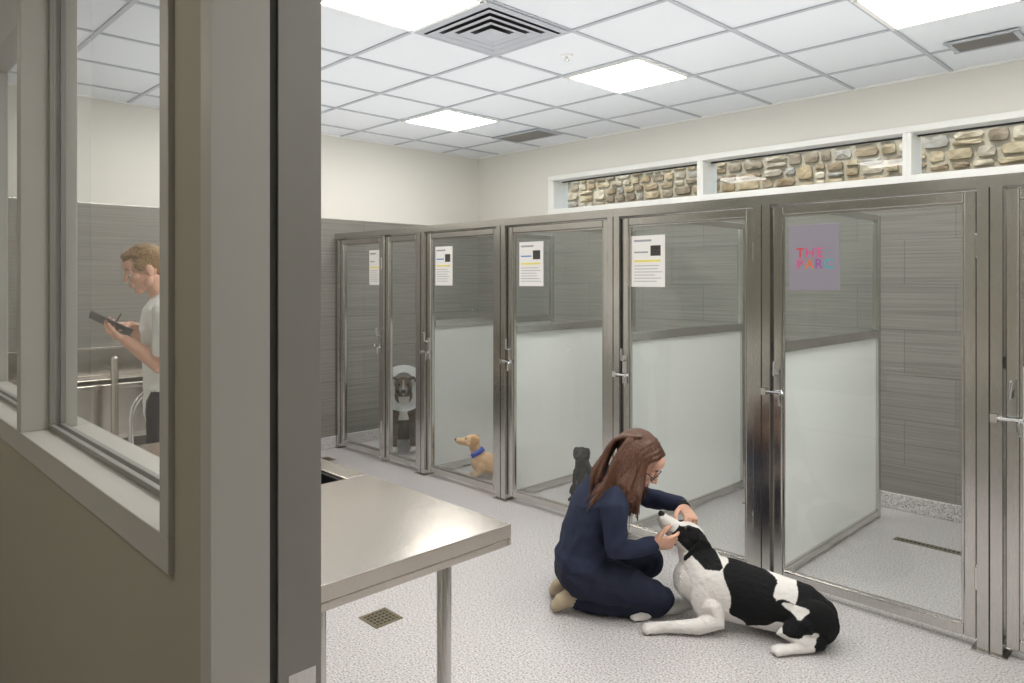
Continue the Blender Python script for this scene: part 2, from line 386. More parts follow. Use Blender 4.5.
def drain(cx,cy,w,h,name='floor_drain'):
    e=empty(name,(cx,cy,0)); b=MB(); b.box(-w,w,-h,h,0.0005,0.002,'dark'); r=0.008
    for a in (-1,1): b.box(-w-r,w+r,a*h-r,a*h+r,0.0005,0.004,'brass'); b.box(a*w-r,a*w+r,-h,h,0.0005,0.004,'brass')
    n=max(3,int(w*2/0.022))
    for i in range(1,n): x=-w+2*w*i/n; b.box(x-0.004,x+0.004,-h,h,0.002,0.004,'brass')
    if h>0.05:
        for i in range(1,6): y=-h+2*h*i/6; b.box(-w,w,y-0.003,y+0.003,0.002,0.004,'brass')
    b.obj('grate',e)
drain(-2.79,1.88,0.065,0.065); drain(-5.6,3.2,0.06,0.06)

# ---------------------------------------------------------------- outside stone wall (irregular fieldstone in mortar)
e=empty('stone_wall_exterior',(0,6.3,0)); b=MB(); b.box(-8,3.5,0.0,0.35,-0.05,2.76,'mortar'); b.obj('core',e)
vs=[];fs=[];cols=[]; pal=[(206,190,160),(190,170,138),(220,208,186),(178,160,134),(198,182,152),(212,202,184),(170,156,136),(188,182,172),(160,146,126)]
rs=random.Random(11)
def stone(x0,x1,z0,z1):
    g=0.007; c=lin(rs.choice(pal)); k=rs.uniform(0.8,1.05); bb=len(vs); d=-rs.uniform(0.010,0.028)
    w=x1-x0; h=z1-z0; N=10
    cxm,czm=(x0+x1)/2,(z0+z1)/2; ring0=[]
    per=[(-1,-1),(-0.35,-1),(0.4,-1),(1,-1),(1,-0.1),(1,1),(0.35,1),(-0.4,1),(-1,1),(-1,0.15)]
    for (u,v) in per:
        cut=0.86 if abs(u)==1 and abs(v)==1 else 1.0
        ring0.append((cxm+(w/2-g)*u*cut*rs.uniform(0.93,1.0),czm+(h/2-g)*v*cut*rs.uniform(0.88,1.0)))
    for (X,Z) in ring0: vs.append((X,0.004,Z))
    for (X,Z) in ring0: vs.append((cxm+(X-cxm)*0.93,d+rs.uniform(-0.004,0.004),czm+(Z-czm)*0.90))
    vs.append((cxm+rs.uniform(-.2,.2)*w,d-0.006,czm+rs.uniform(-.2,.2)*h))
    for i in range(N):
        j=(i+1)%N; fs.append((bb+i,bb+j,bb+N+j,bb+N+i)); fs.append((bb+N+i,bb+N+j,bb+2*N))
    cols.extend([tuple(cc*k for cc in c[:3])+(1,)]*(2*N+1))
def split(x0,x1,z0,z1,dep):
    w=x1-x0; h=z1-z0
    if dep<=0 or (w<0.22 and h<0.12): stone(x0,x1,z0,z1); return
    if h>0.16 or (h>0.09 and w/h<2.4 and rs.random()<0.6):
        q=z0+h*rs.uniform(0.36,0.64); split(x0,x1,z0,q,dep-1); split(x0,x1,q,z1,dep-1)
    elif w>0.2:
        q=x0+w*rs.uniform(0.36,0.64); split(x0,q,z0,z1,dep-1); split(q,x1,z0,z1,dep-1)
    else: stone(x0,x1,z0,z1)
z=-0.05
while z<2.7:
    h=rs.uniform(0.22,0.34)
    if z+h>2.6: h=2.76-z
    x=-8+rs.uniform(0,0.2)
    while x<3.5:
        w=rs.uniform(0.35,0.75); split(x,x+w,z,z+h,4); x+=w
    z+=h
me=bpy.data.meshes.new('stones'); me.from_pydata(vs,[],fs); me.materials.append(M['stone']); ca=me.color_attributes.new('Col','FLOAT_COLOR','POINT'); ca.data.foreach_set('color',[c for q in cols for c in q]); me.update()
so=bpy.data.objects.new('stones',me); link(so,e)
b=MB(); b.box(-9,4,YB+0.2,9,-0.2,-0.05,'ground'); b.obj('ground_exterior')

# ---------------------------------------------------------------- kennels
YK=3.55; ZT=1.99
posts=[-5.93,-4.64,-3.71,-2.71,-1.755,-0.755,0.245,1.27]
PW=0.045
def frame_rect(b,x0,x1,y0,y1,z0,z1,w,m):
    b.box(x0,x0+w,y0,y1,z0,z1,m); b.box(x1-w,x1,y0,y1,z0,z1,m); b.box(x0+w,x1-w,y0,y1,z1-w,z1,m); b.box(x0+w,x1-w,y0,y1,z0,z0+w,m)
for i in range(len(posts)-1):
    xl,xr=posts[i],posts[i+1]; cx=(xl+xr)/2
    e=empty('dog_kennel',(cx,YK,0)); a=xl-cx; c=xr-cx
    b=MB()
    pl=PW if i else 0.03
    b.box(a-pl,a+pl,-0.045,0.045,0.0,ZT-0.05,'steel'); b.box(a-pl-0.02,a+pl+0.02,-0.06,0.06,0.0,0.008,'steel')
    b.box(a-0.003,a+0.003,-0.0465,-0.045,0.01,ZT-0.05,'dark')
    b.box(a-(pl if i==0 else 0.0),c if i<len(posts)-2 else c+PW,-0.045,0.045,ZT-0.05,ZT,'steel')
    if i==len(posts)-2: b.box(c-PW,c+PW,-0.045,0.045,0,ZT-0.05,'steel')
    b.obj('post_and_header',e,0.006)
    segs=[(a+pl+0.006,c-PW-0.006)]
    if i==0:
        mid=-5.19-cx
        segs=[(a+pl+0.006,mid-0.026),(mid+0.026,c-PW-0.006)]
        b=MB(); b.box(mid-0.02,mid+0.02,-0.035,0.035,0,ZT-0.05,'steel'); b.obj('mid_post',e,0.003)
    for si,(d0,d1) in enumerate(segs):
        b=MB(); frame_rect(b,d0,d1,-0.022,0.022,0.035,ZT-0.058,0.048,'steel'); b.obj('door_frame' if si==0 else 'side_panel_frame',e,0.006)
        b=MB(); frame_rect(b,d0+0.048,d1-0.048,-0.014,-0.004,0.083,ZT-0.106,0.01,'steel'); b.obj('glazing_bead',e,0.002)
        g=MB(); g.quad([(d0+0.048,0,0.083),(d1-0.048,0,0.083),(d1-0.048,0,ZT-0.106),(d0+0.048,0,ZT-0.106)],'glass'); g.obj('door_glass',e)
    b=MB(); d0,d1=segs[0]
    for zz in (0.3,1.7): b.add(loft([(d1+0.004,-0.03,zz-0.045),(d1+0.004,-0.03,zz+0.045)],[0.009,0.009]),'chrome')
    lx=d0+0.024
    if i==0: lx=d1-0.024
    b.box(lx-0.016,lx+0.016,-0.030,-0.022,0.93,1.10,'chrome')
    b.tube([(lx,-0.03,1.07),(lx,-0.065,1.075),(lx+0.005,-0.07,1.14)],0.007,'chrome')
    b.tube([(lx-0.06,-0.055,0.985),(lx+0.035,-0.055,0.985)],0.007,'chrome')
    b.tube([(lx+0.03,-0.055,0.985),(lx+0.03,-0.075,0.975),(lx+0.035,-0.078,0.93)],0.006,'chrome')
    b.box(lx-0.07,lx-0.045,-0.062,-0.04,0.968,1.002,'chrome'); b.add(ell((lx+0.038,-0.055,0.985),0.011),'chrome')
    b.obj('door_latch',e,smooth=False)
    if i>0:
        b=MB(); y0,y1=0.045,1.47; pa=a+0.05
        b.box(pa-0.02,pa+0.02,y1-0.04,y1,0,ZT-0.01,'steel'); b.box(pa-0.02,pa+0.02,y0,y1-0.04,ZT-0.05,ZT-0.01,'steel')
        b.box(pa-0.025,pa+0.025,y0,y1-0.04,1.18,1.235,'steel'); b.box(pa-0.02,pa+0.02,y0,y1-0.04,0.02,0.06,'steel')
        b.obj('partition_frame',e,0.004)
        g=MB(); g.quad([(pa,y0,0.06),(pa,y1-0.04,0.06),(pa,y1-0.04,1.18),(pa,y0,1.18)],'frost'); g.obj('partition_frosted_panel',e)
        g=MB(); g.quad([(pa,y0,1.235),(pa,y1-0.04,1.235),(pa,y1-0.04,ZT-0.05),(pa,y0,ZT-0.05)],'glass'); g.obj('partition_clear_panel',e)
for i in (1,2,3,4,5): drain((posts[i]+posts[i+1])/2-0.05,4.68,0.18,0.022,'trench_drain')

def notice(x0,x1,z0=1.515,z1=1.82,kind=0):
    e=empty('notice_sheet',((x0+x1)/2,YK-0.004,(z0+z1)/2)); w=(x1-x0)/2; h=(z1-z0)/2; b=MB()
    b.box(-w,w,-0.001,0.0,-h,h,'paper')
    b.box(-w*0.85,w*0.2,-0.0016,-0.001,h*0.76,h*0.84,'ink')
    if kind!=0: b.box(w*0.15,w*0.75,-0.0016,-0.001,h*0.2,h*0.6,'pic')
    b.box(-w*0.85,w*0.0,-0.0016,-0.001,h*0.32,h*0.38,'blu' if kind==1 else 'ink')
    b.box(-w*0.85,w*0.75,-0.0016,-0.001,-h*0.03,h*0.05,'yel')
    for k in range(6): z=-h*(0.18+0.12*k); b.box(-w*0.85,w*random.uniform(0.4,0.85),-0.0016,-0.001,z-h*0.012,z+h*0.012,'ink')
    b.obj('sheet',e)
notice(-5.44,-5.27); notice(-4.50,-4.29,kind=1); notice(-3.56,-3.33,kind=1); notice(-2.60,-2.365,kind=2)
e=empty('sign_board',(-1.50,YK-0.004,1.667)); b=MB(); b.box(-0.125,0.125,-0.006,0,-0.163,0.163,'sign'); b.obj('board',e,0.002)
def letter(ch,x,z,size,mk,parent,rot=0):
    cu=bpy.data.curves.new('letter_'+ch,'FONT'); cu.body=ch; cu.size=size; cu.extrude=0.0008
    t=bpy.data.objects.new('t',cu); scene.collection.objects.link(t)
    dg=bpy.context.evaluated_depsgraph_get(); me=bpy.data.meshes.new_from_object(t.evaluated_get(dg)); bpy.data.objects.remove(t)
    me.materials.clear(); me.materials.append(M[mk]); o=bpy.data.objects.new('letter_'+ch,me); link(o,parent)
    o.location=(x,-0.0075,z); o.rotation_euler=(math.pi/2,rot,0)
for ch,m,x in zip('THE',('red','pnk','pnk'),(-0.088,-0.042,0.012)): letter(ch,x,0.0,0.068,m,e)
for ch,m,x in zip('PARC',('pnk','org','prp','cyn'),(-0.088,-0.044,0.004,0.05)): letter(ch,x,-0.056,0.068,m,e)

# ---------------------------------------------------------------- table with sink
e=empty('stainless_prep_table',(-2.2,1.02,0)); b=MB(); X0,X1=-0.85,0.83; Y0,Y1=-0.30,0.315; hx0,hx1,hy0,hy1=-0.55,0.14,-0.17,0.235
zt,zb=0.905,0.868
b.box(hx1,X1,Y0,Y1,zb,zt,'steelh'); b.box(X0,hx0,Y0,Y1,zb,zt,'steelh'); b.box(hx0,hx1,Y0,hy0,zb,zt,'steelh'); b.box(hx0,hx1,hy1,Y1,zb,zt,'steelh')
b.box(X0,X1,Y1-0.012,Y1,zb-0.02,zb,'steelh'); b.box(X1-0.012,X1,Y0,Y1-0.012,zb-0.02,zb,'steelh'); b.box(X0,X1-0.012,Y0,Y0+0.012,zb-0.02,zb,'steelh')
b.obj('table_top',e,0.003)
b=MB(); t=0.008
b.box(hx0,hx1,hy0,hy1,0.66,0.668,'black'); b.box(hx0,hx0+t,hy0,hy1,0.668,0.895,'black'); b.box(hx1-t,hx1,hy0,hy1,0.668,0.895,'black'); b.box(hx0+t,hx1-t,hy0,hy0+t,0.668,0.895,'black'); b.box(hx0+t,hx1-t,hy1-t,hy1,0.668,0.895,'black')
b.obj('sink_basin',e)
b=MB()
for lx in (X0+0.09,X1-0.08):
    for ly in (Y0+0.09,0.15):
        b.tube([(lx,ly,0.02),(lx,ly,zb)],0.019,'steel',16); b.add(loft([(lx,ly,0.0),(lx,ly,0.03)],[0.024,0.022],caps=False),'black')
b.tube([(X0+0.09,Y0+0.09,0.25),(X1-0.08,Y0+0.09,0.25)],0.013,'steel'); b.obj('legs',e,smooth=True)

# ---------------------------------------------------------------- bathing tub + rail
e=empty('grooming_tub',(-5.6,1.6,0)); b=MB(); x0,x1,y0,y1=-0.355,0.34,-0.75,0.75
b.box(x0,x1,y0,y1,0.50,0.53,'steelh'); b.box(x1-0.02,x1,y0,y1,0.53,0.84,'steelh'); b.box(x0,x0+0.02,y0,y1,0.53,1.05,'steelh'); b.box(x0+0.02,x1-0.02,y0,y0+0.02,0.53,0.95,'steelh'); b.box(x0+0.02,x1-0.02,y1-0.02,y1,0.53,0.95,'steelh')
b.box(x1-0.03,x1+0.02,y0,y1,0.84,0.87,'steelh'); b.box(x0,x0+0.05,y0,y1,1.05,1.065,'steelh'); b.box(x0+0.05,x0+0.25,y0+0.02,y1-0.02,0.84,0.85,'steelh')
b.obj('basin',e,0.004); b=MB()
for xx in (x0+0.05,x1-0.05):
    for yy in (y0+0.05,y1-0.05): b.box(xx-0.02,xx+0.02,yy-0.02,yy+0.02,0,0.5,'steel')
b.obj('legs',e); b=MB(); b.tube([(x0+0.06,0.5,1.06),(x0+0.06,0.5,1.25),(x0+0.10,0.5,1.30),(x0+0.2,0.5,1.29),(x0+0.24,0.5,1.22)],0.012,'chrome'); b.obj('faucet',e,smooth=True)
e=empty('grab_rail',(-5.08,1.4,0)); b=MB(); b.tube([(0,0,0.0),(0,0,1.05)],0.022,'steelh',16); b.tube([(0,0,0.98),(-0.2,0,0.98)],0.013,'steelh'); b.add(loft([(0,0,0),(0,0,0.012)],[0.05,0.045],caps=False),'steelh'); b.obj('post',e,smooth=True)
e=empty('step_handrail',(-4.75,1.40,0)); b=MB()
pts=[(0,0,0.01),(0,0,0.72)]+[(0,0.17-0.17*math.cos(math.radians(a)),0.72+0.17*math.sin(math.radians(a))) for a in range(20,180,20)]+[(0,0.34,0.72),(0,0.34,0.01)]
b.tube(pts,0.016,'chrome'); b.tube([(0,0,0.45),(0,0.34,0.45)],0.012,'chrome'); b.obj('hoop',e,smooth=True)

# ---------------------------------------------------------------- figures
def hand(w,f,n,thumb,curl=(25,30,25),s=1.0,spread=1.0):
    w=V(w); f=V(f).normalized(); n=V(n); n=(n-f*n.dot(f)).normalized(); sd=f.cross(n)
    if sd.dot(V(thumb))<0: sd=-sd
    P=[]
    P.append((loft([w-f*0.03*s,w,w+f*0.03*s,w+f*0.065*s,w+f*0.09*s],[(0.026*s,0.02*s),(0.026*s,0.019*s),(0.035*s,0.017*s),(0.040*s,0.014*s),(0.036*s,0.011*s)],side=sd),0))
    for i,(o,L) in enumerate(((0.030,0.072),(0.0105,0.082),(-0.010,0.076),(-0.029,0.058))):
        p=w+f*(0.083-0.004*abs(i-1))*s+sd*o*s; pts=[p-f*0.015*s]; ang=0; d=(f+sd*o*3*spread).normalized()
        pts.append(p)
        for k,(q,c) in enumerate(zip((0.46,0.30,0.26),curl)):
            ang+=math.radians(c+ i*3); dd=d*math.cos(ang)+n*math.sin(ang); p=p+dd*L*q*s; pts.append(p)
        P.append((loft(pts,[0.0085*s,0.009*s,0.0084*s,0.0076*s,0.0062*s],n=10),0))
    p=w+f*0.022*s+sd*0.022*s; pts=[p]; 
    for d,l in (((f*0.55+sd*0.75+n*0.35),0.036),((f*0.8+sd*0.45+n*0.4),0.030),((f*0.9+sd*0.1+n*0.5),0.024)):
        p=p+d.normalized()*l*s; pts.append(p)
    P.append((loft(pts,[0.014*s,0.0115*s,0.0098*s,0.0075*s],n=10),0))
    return P
def human_head(Mx,female=True):
    P=[]; A=lambda part,l=0: P.append((xf(part,Mx),l))
    A(ell((-0.012,0,0.025),(0.096,0.075,0.088))); A(ell((0.030,0,-0.030),(0.060,0.057,0.078)))
    A(ell((0.066,0,-0.096),(0.022,0.024,0.018)))
    for s in (-1,1):
        A(ell((0.010,s*0.043,-0.062),(0.034,0.020,0.030))); A(ell((0.060,s*0.034,-0.018),(0.026,0.024,0.022)))
        A(ell((-0.006,s*0.077,-0.008),(0.019,0.008,0.032))); A(ell((-0.001,s*0.080,-0.03),(0.010,0.006,0.012)))
        A(ell((0.077,s*0.031,0.008),(0.0135,0.017,0.009)))
        A(ell((0.103,s*0.010,-0.026),(0.009,0.008,0.007)))
        A(loft([(0.092,s*0.014,0.028),(0.089,s*0.030,0.032),(0.077,s*0.046,0.026)],[0.0032,0.0036,0.0025],n=8),2)
    A(ell((0.074,0,0.026),(0.020,0.048,0.014))); A(ell((0.066,0,0.045),(0.030,0.05,0.035)))
    A(loft([(0.088,0,0.014),(0.100,0,-0.006),(0.110,0,-0.022)],[0.008,0.009,0.010],n=10))
    A(ell((0.084,0,-0.050),(0.014,0.028,0.016)))
    A(ell((0.093,0,-0.051),(0.008,0.022,0.005)),1); A(ell((0.091,0,-0.061),(0.009,0.019,0.006)),1)
    return P
def eyes(Mx,parent,name):
    b=MB()
    for s in (-1,1):
        b.add(xf(ell((0.079,s*0.031,-0.001),0.0125),Mx),'eye'); b.add(xf(ell((0.087,s*0.031,-0.005),(0.0045,0.0058,0.0058)),Mx),'iris')
    b.obj(name,parent,smooth=True)
def fold(amp,fr):
    def f(co,l):
        n=noise.noise(co*fr)+0.4*noise.noise(V((co.x*2.6,co.y*1.4,co.z*1.6))*fr+V((3,1,2)))
        r=1-abs(n)*2.2
        return amp*(max(r,-0.4)-0.3)
    return f

ROT=math.radians(45.7)
fwd=V((-0.7157,0.6984,0)); rgt=V((0.6984,0.7157,0))
def place(D,L): p=fwd*D+rgt*L; return (p.x,p.y,0)
W=empty('kneeling_woman',place(3.45,0.479),ROT)
P=[]
T_=lambda part,l: P.append((part,l))
T_(loft([(-0.14,0,0.20),(-0.14,0,0.30),(-0.115,0,0.40),(-0.07,0,0.49),(-0.02,0.0,0.56),(0.02,0.0,0.60),(0.045,0,0.63)],
   [(0.165,0.12),(0.155,0.112),(0.150,0.110),(0.165,0.112),(0.165,0.098),(0.12,0.075),(0.062,0.058)],side=(0,1,0),n=24),0)
T_(ell((-0.15,0,0.180),(0.125,0.175,0.12)),1)
T_(ell((-0.145,0,0.235),(0.13,0.178,0.10)),0)
T_(loft([(0.025,0,0.605),(0.075,-0.0,0.645),(0.11,0,0.68)],[0.055,0.05,0.052]),2)
T_(loft([(-0.13,-0.085,0.165),(0.0,-0.12,0.15),(0.12,-0.14,0.12),(0.20,-0.14,0.085)],[0.105,0.098,0.08,0.066]),1)
T_(loft([(0.20,-0.14,0.075),(0.07,-0.125,0.062),(-0.06,-0.10,0.058),(-0.17,-0.085,0.055)],[0.062,0.058,0.056,0.042]),1)
T_(loft([(-0.13,0.085,0.17),(0.0,0.10,0.19),(0.12,0.10,0.19),(0.20,0.09,0.175)],[0.105,0.098,0.08,0.066]),1)
T_(loft([(0.20,0.09,0.165),(0.10,0.10,0.10),(-0.04,0.10,0.062),(-0.17,0.09,0.05)],[0.062,0.058,0.056,0.042]),1)
for s in (-1,1):
    T_(loft([(-0.17,s*0.085,0.06),(-0.215,s*0.085,0.07),(-0.255,s*0.085,0.05),(-0.275,s*0.085,0.03)],[(0.036,0.04),(0.036,0.042),(0.04,0.036),(0.034,0.026)],side=(0,1,0)),3)
T_(loft([(0.0,-0.135,0.55),(-0.01,-0.175,0.515),(-0.012,-0.20,0.43),(-0.012,-0.205,0.345)],[0.062,0.064,0.054,0.05]),0)
T_(loft([(-0.012,-0.205,0.345),(0.05,-0.19,0.335),(0.11,-0.17,0.335),(0.165,-0.15,0.342)],[0.05,0.048,0.040,0.034]),0)
T_(loft([(0.02,0.135,0.56),(0.06,0.175,0.54),(0.13,0.20,0.495),(0.20,0.20,0.455)],[0.062,0.062,0.053,0.048]),0)
T_(loft([(0.20,0.20,0.455),(0.25,0.14,0.460),(0.30,0.075,0.468),(0.335,0.035,0.470)],[0.048,0.045,0.038,0.034]),0)
blob('body',P,['navy','navyp','skin','shoe'],0.0065,W,5,dispf=lambda co,l: fold(0.008,8)(co,l) if l in (0,1) else 0)
HM=basis((0.125,-0.02,0.700),(0.70,-0.36,-0.64),(0,0,1),1.12)
blob('head',human_head(HM),['skin','lip','hairw'],0.003,W,4); eyes(HM,W,'eyes')
NH=hand((0.160,-0.155,0.345),(0.93,0.05,0.06),(0.05,0.85,0.5),(0,-0.3,0.9),(18,28,22),1.05)
FH=hand((0.345,0.022,0.468),(0.22,-0.85,-0.36),(-0.15,-0.35,-0.9),(-1,0,0),(26,24,18),1.05)
blob('hand_right',NH,['skin'],0.0026,W,2); blob('hand_left',FH,['skin'],0.0026,W,2)
b=MB(); f_=V((0.22,-0.85,-0.36)).normalized(); p=V((0.345,0.022,0.468))+f_*0.004
b.add(loft([p-f_*0.011,p+f_*0.011],[(0.033,0.027)]*2,side=f_.cross(V((-0.15,-0.35,-0.9))),caps=False,n=20),'black'); b.add(ell(p+V((0.0,0,0.027)),(0.017,0.017,0.007)),'black'); b.obj('wrist_watch',W,smooth=True)
b=MB()
for s in (-1,1):
    pts=[HM@V((0.100-0.10*abs(0.02*math.cos(a)),s*0.032+0.023*math.cos(a),0.001+0.017*math.sin(a))) for a in [k*math.pi/8 for k in range(17)]]
    b.tube(pts,0.0019,'gl',6); b.tube([HM@V((0.098,s*0.055,0.006)),HM@V((0.05,s*0.077,0.008)),HM@V((-0.01,s*0.083,0.0))],0.0021,'gl',6)
b.tube([HM@V((0.100,-0.01,0.003)),HM@V((0.106,0,0.006)),HM@V((0.100,0.01,0.003))],0.0018,'gl',6); b.obj('spectacles',W,smooth=True)
# hair : crown cap + wavy curtains hanging with gravity + back fall
P=[]
P.append((xf(ell((-0.030,0,0.030),(0.092,0.083,0.090)),HM),0))
rnd=random.Random(3)
def wavy(pts,r,ph,amp,n=7):
    out=[];rr=[]
    m=[V(p) for p in pts]
    for i in range(len(m)-1):
        for k in range(3):
            t=k/3; p0=m[max(0,i-1)];p1=m[i];p2=m[i+1];p3=m[min(len(m)-1,i+2)]
            q=0.5*((2*p1)+(p2-p0)*t+(2*p0-5*p1+4*p2-p3)*t*t+(3*p1-p0-3*p2+p3)*t*t*t); out.append(q)
    out.append(m[-1]); L=len(out)
    for i in range(L):
        f=i/(L-1); a=amp*max(0,f-0.35)
        out[i]=out[i]+V((math.sin(f*13+ph)*a,math.cos(f*11+ph)*a,0)); rr.append(r*(0.75+0.4*math.sin(math.pi*f))*(1 if f<0.75 else (1-f)*4*0.75+0.25))
    return loft(out,rr,n=n)
for s in (-1,1):
    for k in range(95):
        u=rnd.random(); xx=0.074-0.165*u
        root=HM@V((xx*0.88,s*0.003,0.114-0.9*max(0,xx)**1.3*1.2-0.5*max(0,-xx-0.02)))
        hi=HM@V((xx*0.9-0.004,s*0.052,0.098-0.30*abs(xx)))
        side=HM@V((xx*0.78-0.012,s*(0.086-0.22*max(0,xx-0.03)),0.040))
        out_y=side.y+s*(0.012+rnd.uniform(-0.006,0.010))
        low=V((side.x-0.022-0.035*u,out_y,side.z-0.085))
        end=V((low.x-0.030-0.085*u+rnd.uniform(-0.018,0.018),out_y+s*0.028+rnd.uniform(-0.018,0.014),0.475+0.03*u+rnd.uniform(-0.03,0.045)))
        mid=(low+end)/2+V((0.004,s*0.012,0))
        P.append((wavy([root,hi,side,low,mid,end],rnd.uniform(0.0055,0.0095),rnd.uniform(0,1.2)+u*4,0.020),0))
for k in range(55):
    yy=rnd.uniform(-0.08,0.08); root=HM@V((-0.05,yy*0.7,0.098)); bk=HM@V((-0.120,yy,0.02))
    end=V((-0.10+rnd.uniform(-0.03,0.03),yy*1.35,0.51+rnd.uniform(-0.05,0.04)))
    P.append((wavy([root,bk,(bk+end)/2+V((-0.022,0,0.01)),end],rnd.uniform(0.007,0.011),rnd.uniform(0,3),0.02),0))
blob('hair',P,['hairw'],0.0034,W,1)

# ---- dog lying
DG=empty('black_and_white_dog',place(3.2,1.013),ROT)
def dog_head(Mx,ear='drop'):
    P=[]; A=lambda part,l=0: P.append((xf(part,Mx),l))
    A(ell((0,0,0),(0.072,0.062,0.060))); A(ell((0.035,0,-0.008),(0.05,0.052,0.045)))
    A(loft([(0.03,0,-0.008),(0.075,0,-0.012),(0.115,0,-0.014),(0.142,0,-0.014)],[(0.046,0.042),(0.036,0.034),(0.030,0.029),(0.024,0.022)],side=(0,1,0)))
    A(loft([(0.03,0,-0.037),(0.08,0,-0.039),(0.128,0,-0.037)],[(0.034,0.016),(0.026,0.014),(0.018,0.010)],side=(0,1,0)))
    A(ell((0.160,0,-0.004),(0.012,0.015,0.012)),1)
    for s in (-1,1):
        A(ell((0.045,s*0.028,0.028),(0.018,0.015,0.012)))
        A(ell((0.018,s*0.045,-0.022),(0.032,0.020,0.026)))
        if ear=='drop': A(loft([(-0.012,s*0.045,0.042),(-0.022,s*0.068,0.035),(-0.022,s*0.078,0.0),(-0.012,s*0.076,-0.045),(-0.004,s*0.070,-0.066)],[(0.022,0.010),(0.032,0.009),(0.034,0.008),(0.024,0.007),(0.010,0.005)],side=(1,0,0)),2)
        elif ear=='small': A(loft([(-0.01,s*0.045,0.040),(-0.015,s*0.070,0.055),(0.0,s*0.085,0.045),(0.014,s*0.088,0.025)],[(0.020,0.010),(0.022,0.009),(0.016,0.008),(0.008,0.005)],side=(1,0,0)),2)
    return P
def dog_eyes(Mx,parent):
    b=MB()
    for s in (-1,1): b.add(xf(ell((0.060,s*0.031,0.018),0.0105),Mx),'iris')
    b.obj('eyes',parent,smooth=True)
def paw(P,c,d,s=1.0,l=0):
    c=V(c); d=V(d).normalized(); q=V((0,0,1)).cross(d)
    P.append((loft([c-d*0.03*s,c,c+d*0.02*s],[(0.024*s,0.02*s),(0.03*s,0.022*s),(0.028*s,0.018*s)],side=q),l))
    for k in (-1.5,-0.5,0.5,1.5): P.append((ell(c+d*(0.032-0.006*abs(k))*s+q*k*0.0145*s-V((0,0,0.004*s)),(0.014*s,0.010*s,0.013*s),basis((0,0,0),d).to_3x3()),l))
P=[]
P.append((loft([(-0.19,0.10,0.185),(-0.13,0.07,0.180),(-0.03,0.03,0.165),(0.08,-0.02,0.15),(0.18,-0.06,0.135),(0.26,-0.09,0.125),(0.315,-0.11,0.11)],
  [(0.085,0.095),(0.108,0.13),(0.113,0.136),(0.108,0.127),(0.100,0.118),(0.093,0.110),(0.065,0.08)],side=(0.4,1,0),n=24),0))
P.append((loft([(-0.12,0.07,0.20),(-0.155,0.11,0.265),(-0.180,0.145,0.325)],[0.115,0.092,0.068]),0))
P.append((ell((-0.15,0.0,0.14),(0.068,0.042,0.10)),0)); P.append((ell((-0.15,0.15,0.14),(0.068,0.042,0.10)),0))
P.append((loft([(-0.13,-0.02,0.11),(-0.12,-0.045,0.06),(-0.20,-0.05,0.038),(-0.31,-0.04,0.032),(-0.37,-0.035,0.028)],[0.055,0.045,0.034,0.026,0.024]),0)); paw(P,(-0.395,-0.033,0.024),(-1,0.05,0),1.1)
P.append((loft([(-0.16,0.15,0.11),(-0.17,0.16,0.055),(-0.24,0.15,0.036),(-0.34,0.12,0.030),(-0.40,0.10,0.028)],[0.05,0.042,0.032,0.026,0.024]),0)); paw(P,(-0.43,0.09,0.024),(-1,-0.1,0),1.1)
P.append((ell((0.255,-0.160,0.105),(0.11,0.055,0.098),Matrix.Rotation(math.radians(-12),3,'Z')),0))
P.append((loft([(0.21,-0.165,0.10),(0.14,-0.18,0.065),(0.20,-0.195,0.042),(0.27,-0.20,0.035)],[0.06,0.045,0.034,0.024]),0))
P.append((loft([(0.27,-0.20,0.033),(0.20,-0.212,0.026),(0.13,-0.215,0.024)],[0.024,0.021,0.020]),0)); paw(P,(0.105,-0.217,0.022),(-1,-0.05,0),1.0)
P.append((ell((0.24,0.02,0.08),(0.10,0.05,0.075)),0)); P.append((loft([(0.15,0.06,0.05),(0.08,0.12,0.03)],[0.035,0.024]),0)); paw(P,(0.06,0.14,0.022),(-0.6,0.7,0),1.0)
P.append((loft([(0.33,-0.11,0.09),(0.365,-0.08,0.05),(0.365,0.0,0.026),(0.31,0.08,0.022),(0.22,0.11,0.02)],[0.03,0.024,0.02,0.018,0.012]),0))
DHC=(-0.185,0.15,0.352)
DH=basis(DHC,(-0.70,-0.10,0.66),(0.6,0,0.7),1.16)
P+=dog_head(DH)
DHi=DH.inverted()
BK=(0.011,0.011,0.012); WH=(0.84,0.81,0.78)
def dcol(co,l):
    if l==1: return (0.02,0.018,0.018)
    w=co+V((noise.noise(co*9),noise.noise(co*9+V((5,5,5))),noise.noise(co*9+V((9,1,3)))))*0.045
    h=DHi@co
    if (co-V(DHC)).length<0.21 and co.z>0.27 and co.x<-0.08:
        if l==2: return BK
        if h.x<0.085 and abs(h.y)>0.022-0.1*min(0,h.x) and h.z>-0.035 : return BK
        if h.x<-0.02 and h.z>-0.03: return BK
        return WH
    def E(cx,cz,rx,rz): return ((w.x-cx)/rx)**2+((w.z-cz)/rz)**2<1
    if E(0.15,0.215,0.038,0.026) or E(0.20,0.17,0.05,0.020) or E(0.09,0.05,0.09,0.04) or E(0.19,0.055,0.06,0.02) or E(0.12,0.02,0.12,0.035): return WH
    if E(0.31,0.11,0.14,0.17): return BK
    if E(0.03,0.19,0.10,0.16): return BK
    if E(0.17,0.13,0.11,0.06): return BK
    return WH
blob('body',P,['fur'],0.004,DG,4,colf=dcol,dispf=lambda co,l: 0.0020*noise.noise(co*55)); dog_eyes(DH,DG)

